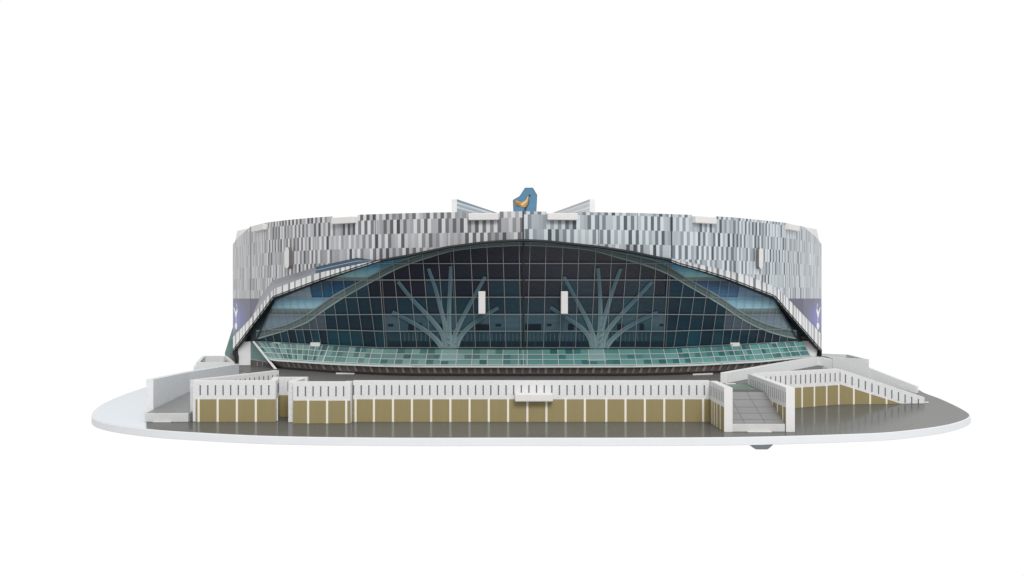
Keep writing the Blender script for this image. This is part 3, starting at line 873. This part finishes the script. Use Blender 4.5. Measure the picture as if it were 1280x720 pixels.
# raking side glass between soffit and front glass
def side_glass(pts, cs):
    n = 8; b = MB()
    (a0, a1), (e0, e1) = pts[0], pts[1]
    for i in range(n):
        s, s2 = i / n, (i + 1) / n
        L0 = [a0[j] + (e0[j] - a0[j]) * s for j in range(3)]; L1 = [a0[j] + (e0[j] - a0[j]) * s2 for j in range(3)]
        R0 = [a1[j] + (e1[j] - a1[j]) * s for j in range(3)]; R1 = [a1[j] + (e1[j] - a1[j]) * s2 for j in range(3)]
        c0 = cs(s); c1 = cs(s2)
        b.face([P(*L1), P(*R1), P(*R0), P(*L0)], [c1, c1, c0, c0])
    b.build('side_glass', M['print'], stad, solid=1)
def csl(s):
    st = [(0, rgb(62, 66, 76)), (.3, rgb(66, 98, 116)), (.6, rgb(92, 126, 138)), (.85, rgb(122, 134, 138)), (1, rgb(112, 108, 108))]
    for (p, c), (p2, c2) in zip(st, st[1:]):
        if s <= p2: return mixc(c, c2, (s - p) / (p2 - p))
    return st[-1][1]
def csr(s):
    st = [(0, rgb(40, 48, 66)), (.2, rgb(70, 104, 134)), (.5, rgb(34, 72, 108)), (.75, rgb(96, 120, 136)), (1, rgb(104, 92, 92))]
    for (p, c), (p2, c2) in zip(st, st[1:]):
        if s <= p2: return mixc(c, c2, (s - p) / (p2 - p))
    return st[-1][1]
side_glass([((341, 374, 1.475), (345.5, 371.5, 1.473)), ((299.5, 428.5, 1.545), (319.5, 427.2, 1.512))], csl)
side_glass([((966, 371, 1.473), (970, 374, 1.475)), ((998.2, 426.5, 1.512), (1017, 428, 1.545))], csr)
# small dark openings in the side glass
for q in ([(327, 389), (334, 385), (331, 389.5), (325, 392)], [(305, 423), (312, 419.5), (313.5, 423.5), (307, 425.5)]):
    b = MB()
    b.face([P(x, y, 1.485 if x > 320 else 1.52) for x, y in q])
    b.build('dark_opening', M['black'], stad, solid=.5)
for q in ([(974, 386), (982, 389), (984, 392), (977, 390)], [(1001, 421), (1007, 419), (1010, 424.5), (1003, 424)]):
    b = MB()
    b.face([P(x, y, 1.485 if x < 990 else 1.50) for x, y in q])
    b.build('dark_opening', M['black'], stad, solid=.5)

# glass canopy: slopes outward below the glass front
cb_t = poly([(316, 1.50), (334, 1.458), (344, 1.444), (411, 1.375), (479, 1.335), (520, 1.323), (654, 1.32), (790, 1.323), (833, 1.335), (905, 1.37), (951, 1.413), (1013, 1.51)])
cb_y = poly([(334, 448.6), (344, 450.3), (411, 454.8), (479, 457.6), (520, 458.2), (654, 458.5), (790, 458.2), (833, 457.5), (870, 456.3), (905, 454.5), (951, 452), (1013, 445.8)])
ct_y = poly([(316, 427.3), (411, 432.3), (479, 436.2), (654, 437), (833, 436.2), (903, 432.6), (1003, 426.8)])
def can(xt, s):
    """point on the canopy: xt = top x, s = 0 (top) .. 1 (bottom)"""
    r = (xt - 316) / (1003 - 316)
    # bottom x fans outwards on both sides of the centre
    xb = 344 + (1013 - 344) * r if xt > 1003 else None
    k = (xt - 654) / 349.0
    if xt < 654: xb = 654 - (654 - xt) * (1.035 - .127 * max(0, (411 - xt) / 95)) if xt < 411 else 654 - (654 - xt) * 1.035
    if xt < 411: xb -= 10 * (411 - xt) / 95
    else: xb = 654 + (xt - 654) * 1.03
    y0 = ct_y(xt); y1 = cb_y(max(334, min(1013, xb)))
    t0 = tf(xt, y0) - .002; t1 = cb_t(xb)
    # interpolate in space
    X = (xt - 640) * t0 * (1 - s) + (xb - 640) * t1 * s
    Z = (360 - y0) * t0 * (1 - s) + (360 - y1) * t1 * s
    return X, t0 * (1 - s) + t1 * s, Z
tops = frange(316, 411, 8) + [x for x in frange(424, 466, 14)] + [x + 0.0 for x in (479, 497, 516, 535, 553, 572, 591, 610, 629, 648, 654, 659, 678, 697, 716, 735, 754, 773, 792, 811, 829)] + [845, 859, 873, 888, 903] + frange(914, 1003, 11)
b = MB(); bars = MB()
sr = [0, .30, .60, .90, 1.0]
rc = random.Random(5)
TE1 = [rgb(118, 156, 152), rgb(126, 164, 159), rgb(112, 150, 146), rgb(134, 170, 165)]
TE2 = [rgb(78, 118, 118), rgb(88, 130, 128), rgb(70, 110, 112)]
TE3 = [rgb(108, 142, 140), rgb(98, 128, 128)]
def cpt(p, lift=0):
    return W(p[0], p[1] - .0009 * lift, p[2] + .3 * lift)
for i, (x0, x1) in enumerate(zip(tops, tops[1:])):
    for r in range(4):
        n = 2
        sat = max(0, min(1, (x0 - 600) / 80))
        base_c = rc.choice(TE1)
        for k in range(n):
            q = rc.random()
            pl_ = .72 - .2 * min(1, abs(x0 - 654) / 250)
            c = base_c if q < pl_ else rc.choice(TE2 if q < pl_ + .26 else TE3)
            if r == 3: c = rc.choice(TE1)
            c = mixc(c, (c[0] * .66, c[1] * .94, c[2] * .96, 1), sat)
            a0, a1 = x0 + (x1 - x0) * k / n, x0 + (x1 - x0) * (k + 1) / n
            b.face([cpt(can(a0, sr[r + 1])), cpt(can(a1, sr[r + 1])), cpt(can(a1, sr[r])), cpt(can(a0, sr[r]))], c)
    for j, s in enumerate((.30, .60, .90, 1.0)):
        h = .018 if j < 3 else .05
        bars.face([cpt(can(x0, s + h), 1), cpt(can(x1, s + h), 1), cpt(can(x1, s - h), 1), cpt(can(x0, s - h), 1)])
    bars.face([cpt(can(x0 - .38, .99), 1.5), cpt(can(x0 + .38, .99), 1.5), cpt(can(x0 + .38, 0.01), 1.5), cpt(can(x0 - .38, 0.01), 1.5)])
canopy = b.build('glass_canopy', M['print'], stad, solid=2)
bars.build('glazing_bars', mat('pale_bar_print', rgb(206, 212, 208), .5, .2), canopy)
# trunks of the tree columns continue over the canopy
for cx in (562, 745):
    b = MB()
    b.face([cpt(can(cx - 12, .7), .6), cpt(can(cx + 11, .7), .6), cpt(can(cx + 9.5, .02), .6), cpt(can(cx - 9.5, .02), .6)], rgb(140, 172, 172))
    b.build('column_print', M['print'], canopy)

# plinth under the canopy: dark strip with pale posts, going back in towards the deck
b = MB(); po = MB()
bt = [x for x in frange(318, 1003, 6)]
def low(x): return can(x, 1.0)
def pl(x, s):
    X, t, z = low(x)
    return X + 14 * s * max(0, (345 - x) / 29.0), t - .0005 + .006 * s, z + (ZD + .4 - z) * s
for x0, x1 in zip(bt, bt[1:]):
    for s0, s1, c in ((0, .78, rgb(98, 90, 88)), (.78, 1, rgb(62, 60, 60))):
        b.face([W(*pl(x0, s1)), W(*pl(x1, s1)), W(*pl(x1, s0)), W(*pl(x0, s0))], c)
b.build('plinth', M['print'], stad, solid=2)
def post(x, wd, col):
    def q(x_, s):
        X, t, z = pl(x_, s); return W(X, t - .0012, z)
    lean = (654 - x) * 0.012
    po.face([q(x - wd + lean, .72), q(x + wd + lean, .72), q(x + wd, .02), q(x - wd, .02)], col)
for i, x in enumerate(frange(352, 992, 19.2)):
    post(x, 1.6, rgb(138, 132, 128))
    post(x + 9.6, .4, rgb(150, 146, 142)); post(x - 8.2, .4, rgb(140, 136, 132))
po.build('plinth_posts', M['print'], stad)

# triangular end board of the canopy and the recess next to it
b = MB()
for lo_, hi_, c0 in (((313.2, 448), (338.5, 453), 0),):
    b.face([P(313.2, 448, 1.515), P(337, 452.5, 1.48), P(317.5, 428.2, 1.5), P(313.2, 428, 1.515)], rgb(128, 160, 158))
    b.face([P(313.2, 449.6, 1.515), P(338.2, 454, 1.48), P(337, 452.5, 1.48), P(313.2, 448, 1.515)], rgb(176, 178, 174))
    b.face([P(313.2, 456.6, 1.51), P(343.6, 460.8, 1.449), P(338.2, 454, 1.48), P(313.2, 449.6, 1.515)], rgb(92, 88, 86))
    for x in (321, 327.5, 333):
        b.face([P(x, 457.6 if x < 325 else 458.5, 1.483), P(x + .9, 457.8 if x < 325 else 458.7, 1.482), P(x + .9, 452, 1.482), P(x, 451.8, 1.483)], rgb(150, 146, 142))
b.build('canopy_side', M['print'], stad)
b = MB(); b.hexa([P(342.6, 461.2, 1.437), P(346.4, 461.2, 1.437), P(318.2, 426.6, 1.497), P(315, 426.6, 1.497)],
                 [P(342.6, 461, 1.446), P(346.4, 461, 1.446), P(318.2, 426.8, 1.506), P(315, 426.8, 1.506)])
b.build('end_board', M['edge'], stad)
# white end walls
b = MB(); b.hexa([P(297.6, 456.4, 1.515), P(313.3, 456.4, 1.515), P(313.3, 427, 1.515), P(300.5, 427, 1.515), P(297.6, 433, 1.515)],
                 [P(297.6, 456, 1.55), P(313.3, 456, 1.55), P(313.3, 427.5, 1.55), P(300.5, 427.5, 1.55), P(297.6, 433.5, 1.55)])
b.build('end_wall', M['bright'], stad)
b = MB(); b.hexa([P(1012.6, 447.5, 1.515), P(1021.4, 447.5, 1.515), P(1021.4, 434, 1.515), P(1017, 426.4, 1.515), P(1002.6, 426, 1.515)],
                 [P(1012.6, 447, 1.55), P(1021.4, 447, 1.55), P(1021.4, 434.5, 1.55), P(1017, 426.9, 1.55), P(1002.6, 426.5, 1.55)])
b.build('end_wall', M['bright'], stad)
# teal glass on the far flank
b = MB(); b.hexa([P(292.5, 404, 1.97), P(281, 441, 1.9), P(282.5, 458, 1.88), P(297, 458, 1.88), P(297, 404, 1.97)],
                 [P(292.5, 404, 1.99), P(281, 441, 1.92), P(282.5, 458, 1.90), P(297, 458, 1.90), P(297, 404, 1.99)])
b.build('flank_glass', M['teal'], stad)

# badge panels with the white emblem (bird standing on a ball)
def tdk(px, py, k=0): return td(px) - .0012 * k
DB = [p for p, _ in DP]
def badge(x0, x1, xe, sgn):
    b = MB(); xs = sorted(set(frange(x0, x1, 1.5) + [p for p in DB if x0 < p < x1]))
    for p, q in zip(xs, xs[1:]):
        ya = lambda x: min(A(x) - .3, 420)
        n = 6
        for j in range(n):
            def y(x, s): return 373.2 + (max(373.3, ya(x)) - 373.2) * s
            def c(x, s):
                d = abs(x - xe) / 16.0; d2 = abs(y(x, s) - 398) / 26.0
                return mixc(rgb(100, 110, 186), rgb(78, 80, 106), math.sqrt(d * d + d2 * d2))
            s0, s1 = j / n, (j + 1) / n
            b.face([P(p, y(p, s1), tdk(p, 0, 1)), P(q, y(q, s1), tdk(q, 0, 1)), P(q, y(q, s0), tdk(q, 0, 1)), P(p, y(p, s0), tdk(p, 0, 1))],
                   [c(p, s1), c(q, s1), c(q, s0), c(p, s0)])
    o = b.build('badge_panel', M['print'], stad)
    e = MB()
    X = lambda v: xe + sgn * v * 1.25
    body = [(-.9, 384), (-1.5, 389), (-.7, 393.5), (-.2, 397), (.5, 397), (1.1, 393.5), (2.0, 388), (2.7, 383.5), (1.9, 384.5), (1.0, 388), (.3, 390), (-.2, 387.5)]
    leg = [(-.1, 397), (-.5, 402), (.1, 402), (.35, 397)]
    ball = [(-1.0, 404.2), (-1.3, 407.5), (-.8, 410.8), (.1, 412), (1.0, 410.6), (1.5, 407.5), (1.0, 404.2), (.1, 402.8)]
    head = [(-.5, 378), (-.9, 383.5), (-.5, 384.5), (-.1, 381)]
    for pg in (body, leg, ball, head):
        drape(e, [(X(a), y) for a, y in pg], tdk, DB, None, 3)
    e.build('emblem', M['bright'], o)
badge(291.3, 327, 295.2, -1)
badge(985, 1026.7, 1022.3, 1)

# connector tabs
def drum_frame(p0, p1):
    return Frame(((p0 - 640) * td(p0), td(p0)), ((p1 - 640) * td(p1), td(p1)))
for p0, p1, y0, y1, dp in ((418.5, 446.2, 271.8, 279.8, 9), (587, 624.2, 267.2, 275.6, 11), (683, 720.5, 267.2, 275.6, 11), (865.2, 891.5, 271.3, 279.6, 9), (319.5, 333.5, 281.8, 288.8, 8), (981.5, 995, 281.2, 288.3, 8)):
    fr_ = drum_frame(p0, p1); t = (td(p0) + td(p1)) / 2
    tab_box(stad, fr_, 0, fr_.L, (360 - y1) * t, (360 - y0) * t + .4, dp, bevel=1.2)
def pill(parent, fr, w_, z0, z1, out):
    r = w_ / 2
    pts = [(r + r * math.cos(a), z0 + r + r * math.sin(a)) for a in [math.pi + math.pi * i / 8 for i in range(9)]]
    pts += [(r + r * math.cos(a), z1 - r + r * math.sin(a)) for a in [math.pi * i / 8 for i in range(9)]]
    b = MB(); fr.prism(b, pts, out - 1.2, out); o = b.build('connector_tab', M['card'], parent, bevel=.4)
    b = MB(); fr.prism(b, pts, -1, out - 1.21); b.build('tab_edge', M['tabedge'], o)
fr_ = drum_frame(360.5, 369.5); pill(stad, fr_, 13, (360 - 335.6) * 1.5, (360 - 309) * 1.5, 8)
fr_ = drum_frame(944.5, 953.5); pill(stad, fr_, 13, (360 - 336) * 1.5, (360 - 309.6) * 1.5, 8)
for p0, p1 in ((598.2, 606.8), (701, 709.6)):
    t = 1.36; fr_ = Frame(((p0 - 640) * t, t), ((p1 - 640) * t, t))
    tab_box(stad, fr_, 0, fr_.L, (360 - 392.2) * t, (360 - 364) * t, 9, bevel=1.0, o0=-10)
for p0, p1, y0, y1 in ((388.5, 400.5, 428, 433), (912.2, 924.2, 428.2, 433)):
    t = 1.446; fr_ = Frame(((p0 - 640) * t, t), ((p1 - 640) * t, t))
    tab_box(stad, fr_, 0, fr_.L, (360 - y1) * t, (360 - y0) * t, 4, bevel=.6, o0=-4)

# roof fins
def fin(xa, ta, xb, tb, z0, z1, side, cs):
    fr_ = Frame((xa, ta), (xb, tb), flip=(side < 0))
    b = MB(); fr_.prism(b, [(0, z0), (fr_.L, z0), (fr_.L, z1 - 3), (0, z1)], -10, 0); o = b.build('roof_fin', M['card'], stad, bevel=.4)
    b = MB(); H = z1 - z0
    for f0, f1, c in zip((0, .62, .70, .82, .89), (.62, .70, .82, .89, 1), cs):
        fr_.prism(b, [(1, z0 + H * f0), (fr_.L, z0 + H * f0), (fr_.L, z0 - 3 + H * f1), (1, z0 + H * f1)], .05, .5, c)
    b.build('printed_side', M['print'], o)
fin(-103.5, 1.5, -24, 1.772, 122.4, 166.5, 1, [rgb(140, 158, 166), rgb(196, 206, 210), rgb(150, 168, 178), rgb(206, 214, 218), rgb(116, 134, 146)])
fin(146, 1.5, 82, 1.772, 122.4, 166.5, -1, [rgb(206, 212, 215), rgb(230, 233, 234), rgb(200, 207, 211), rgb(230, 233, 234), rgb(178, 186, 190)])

# ------------------------------------------------------------------ rooftop sign
sg = thing('rooftop_sign', 'small blue cut-out sign with golden bird above the centre seam', 'sign', W(22, 1.42, 122))
ts = 1.42
fr_ = Frame((0, ts), (100, ts))
q = [(641.7, 266.5), (641, 250), (649.5, 245), (656.2, 234.6), (666.2, 234.6), (671.6, 243.8), (670.4, 266.5)]
b = MB(); fr_.prism(b, [((x - 640) * ts, (360 - y) * ts) for x, y in reversed(q)], -4, 0); b.build('board', mottle(mat('sky_blue_print', rgb(88, 132, 162), .45, .25), 25, .08), sg)
cx_, cy_ = 657, 252
qi = [(cx_ + (x - cx_) * .965, cy_ + (y - cy_) * .965) for x, y in q]
b = MB()
for i in range(len(q)):
    j = (i + 1) % len(q)
    fr_.prism(b, [((x - 640) * ts, (360 - y) * ts) for x, y in (q[i], q[j], qi[j], qi[i])], .02, .4)
b.build('outline', mat('outline_print', rgb(92, 110, 126), .5, .2), sg)
E = lambda pts: [((620 + x / 8 - 640) * ts, (360 - (225 + y / 8)) * ts) for x, y in pts]
goldm = mottle(mat('golden_print', rgb(186, 150, 88), .4, .3), 160, .3, 3)
b = MB()
fr_.prism(b, E([(190, 204), (185, 236), (191, 256), (214, 258), (236, 262), (252, 270), (278, 273), (300, 268), (316, 252), (325, 226), (327, 200), (325, 178), (333, 163), (322, 151), (312, 159), (309, 180), (300, 196), (284, 208), (264, 217), (246, 221), (232, 214), (216, 206)]), .02, 1.4)
bird = b.build('bird', goldm, sg, bevel=.4)
b = MB()
fr_.prism(b, E([(320, 152), (330, 148), (352, 156), (334, 164)]), 1.45, 1.9)
fr_.prism(b, E([(325, 178), (329, 205), (327, 236), (317, 260), (304, 284), (298, 306), (288, 306), (295, 274), (312, 256), (321, 230)]), 1.45, 1.9)
fr_.prism(b, E([(286, 273), (293, 272), (286, 306), (279, 306)]), 1.0, 1.5)
b.build('beak_and_leg', mat('dark_bronze_print', rgb(66, 58, 46), .5, .2), bird)
b = MB()
for q in ([(188, 214), (214, 230), (240, 240), (236, 248), (208, 240), (188, 226)], [(192, 240), (230, 252), (258, 256), (236, 262), (196, 254)]):
    fr_.prism(b, E(q), 1.45, 1.8)
b.build('feathers', mat('bronze_print', rgb(140, 104, 58), .5, .2), bird)

b = MB()
fr_.prism(b, E([(248, 244), (268, 228), (292, 212), (306, 196), (310, 172), (316, 172), (314, 200), (300, 226), (276, 248), (256, 254)]), 1.45, 1.8)
b.build('highlight', mat('pale_gold_print', rgb(222, 196, 146), .4, .3), bird)

for o in bpy.data.objects:
    if '_base' in o: del o['_base']
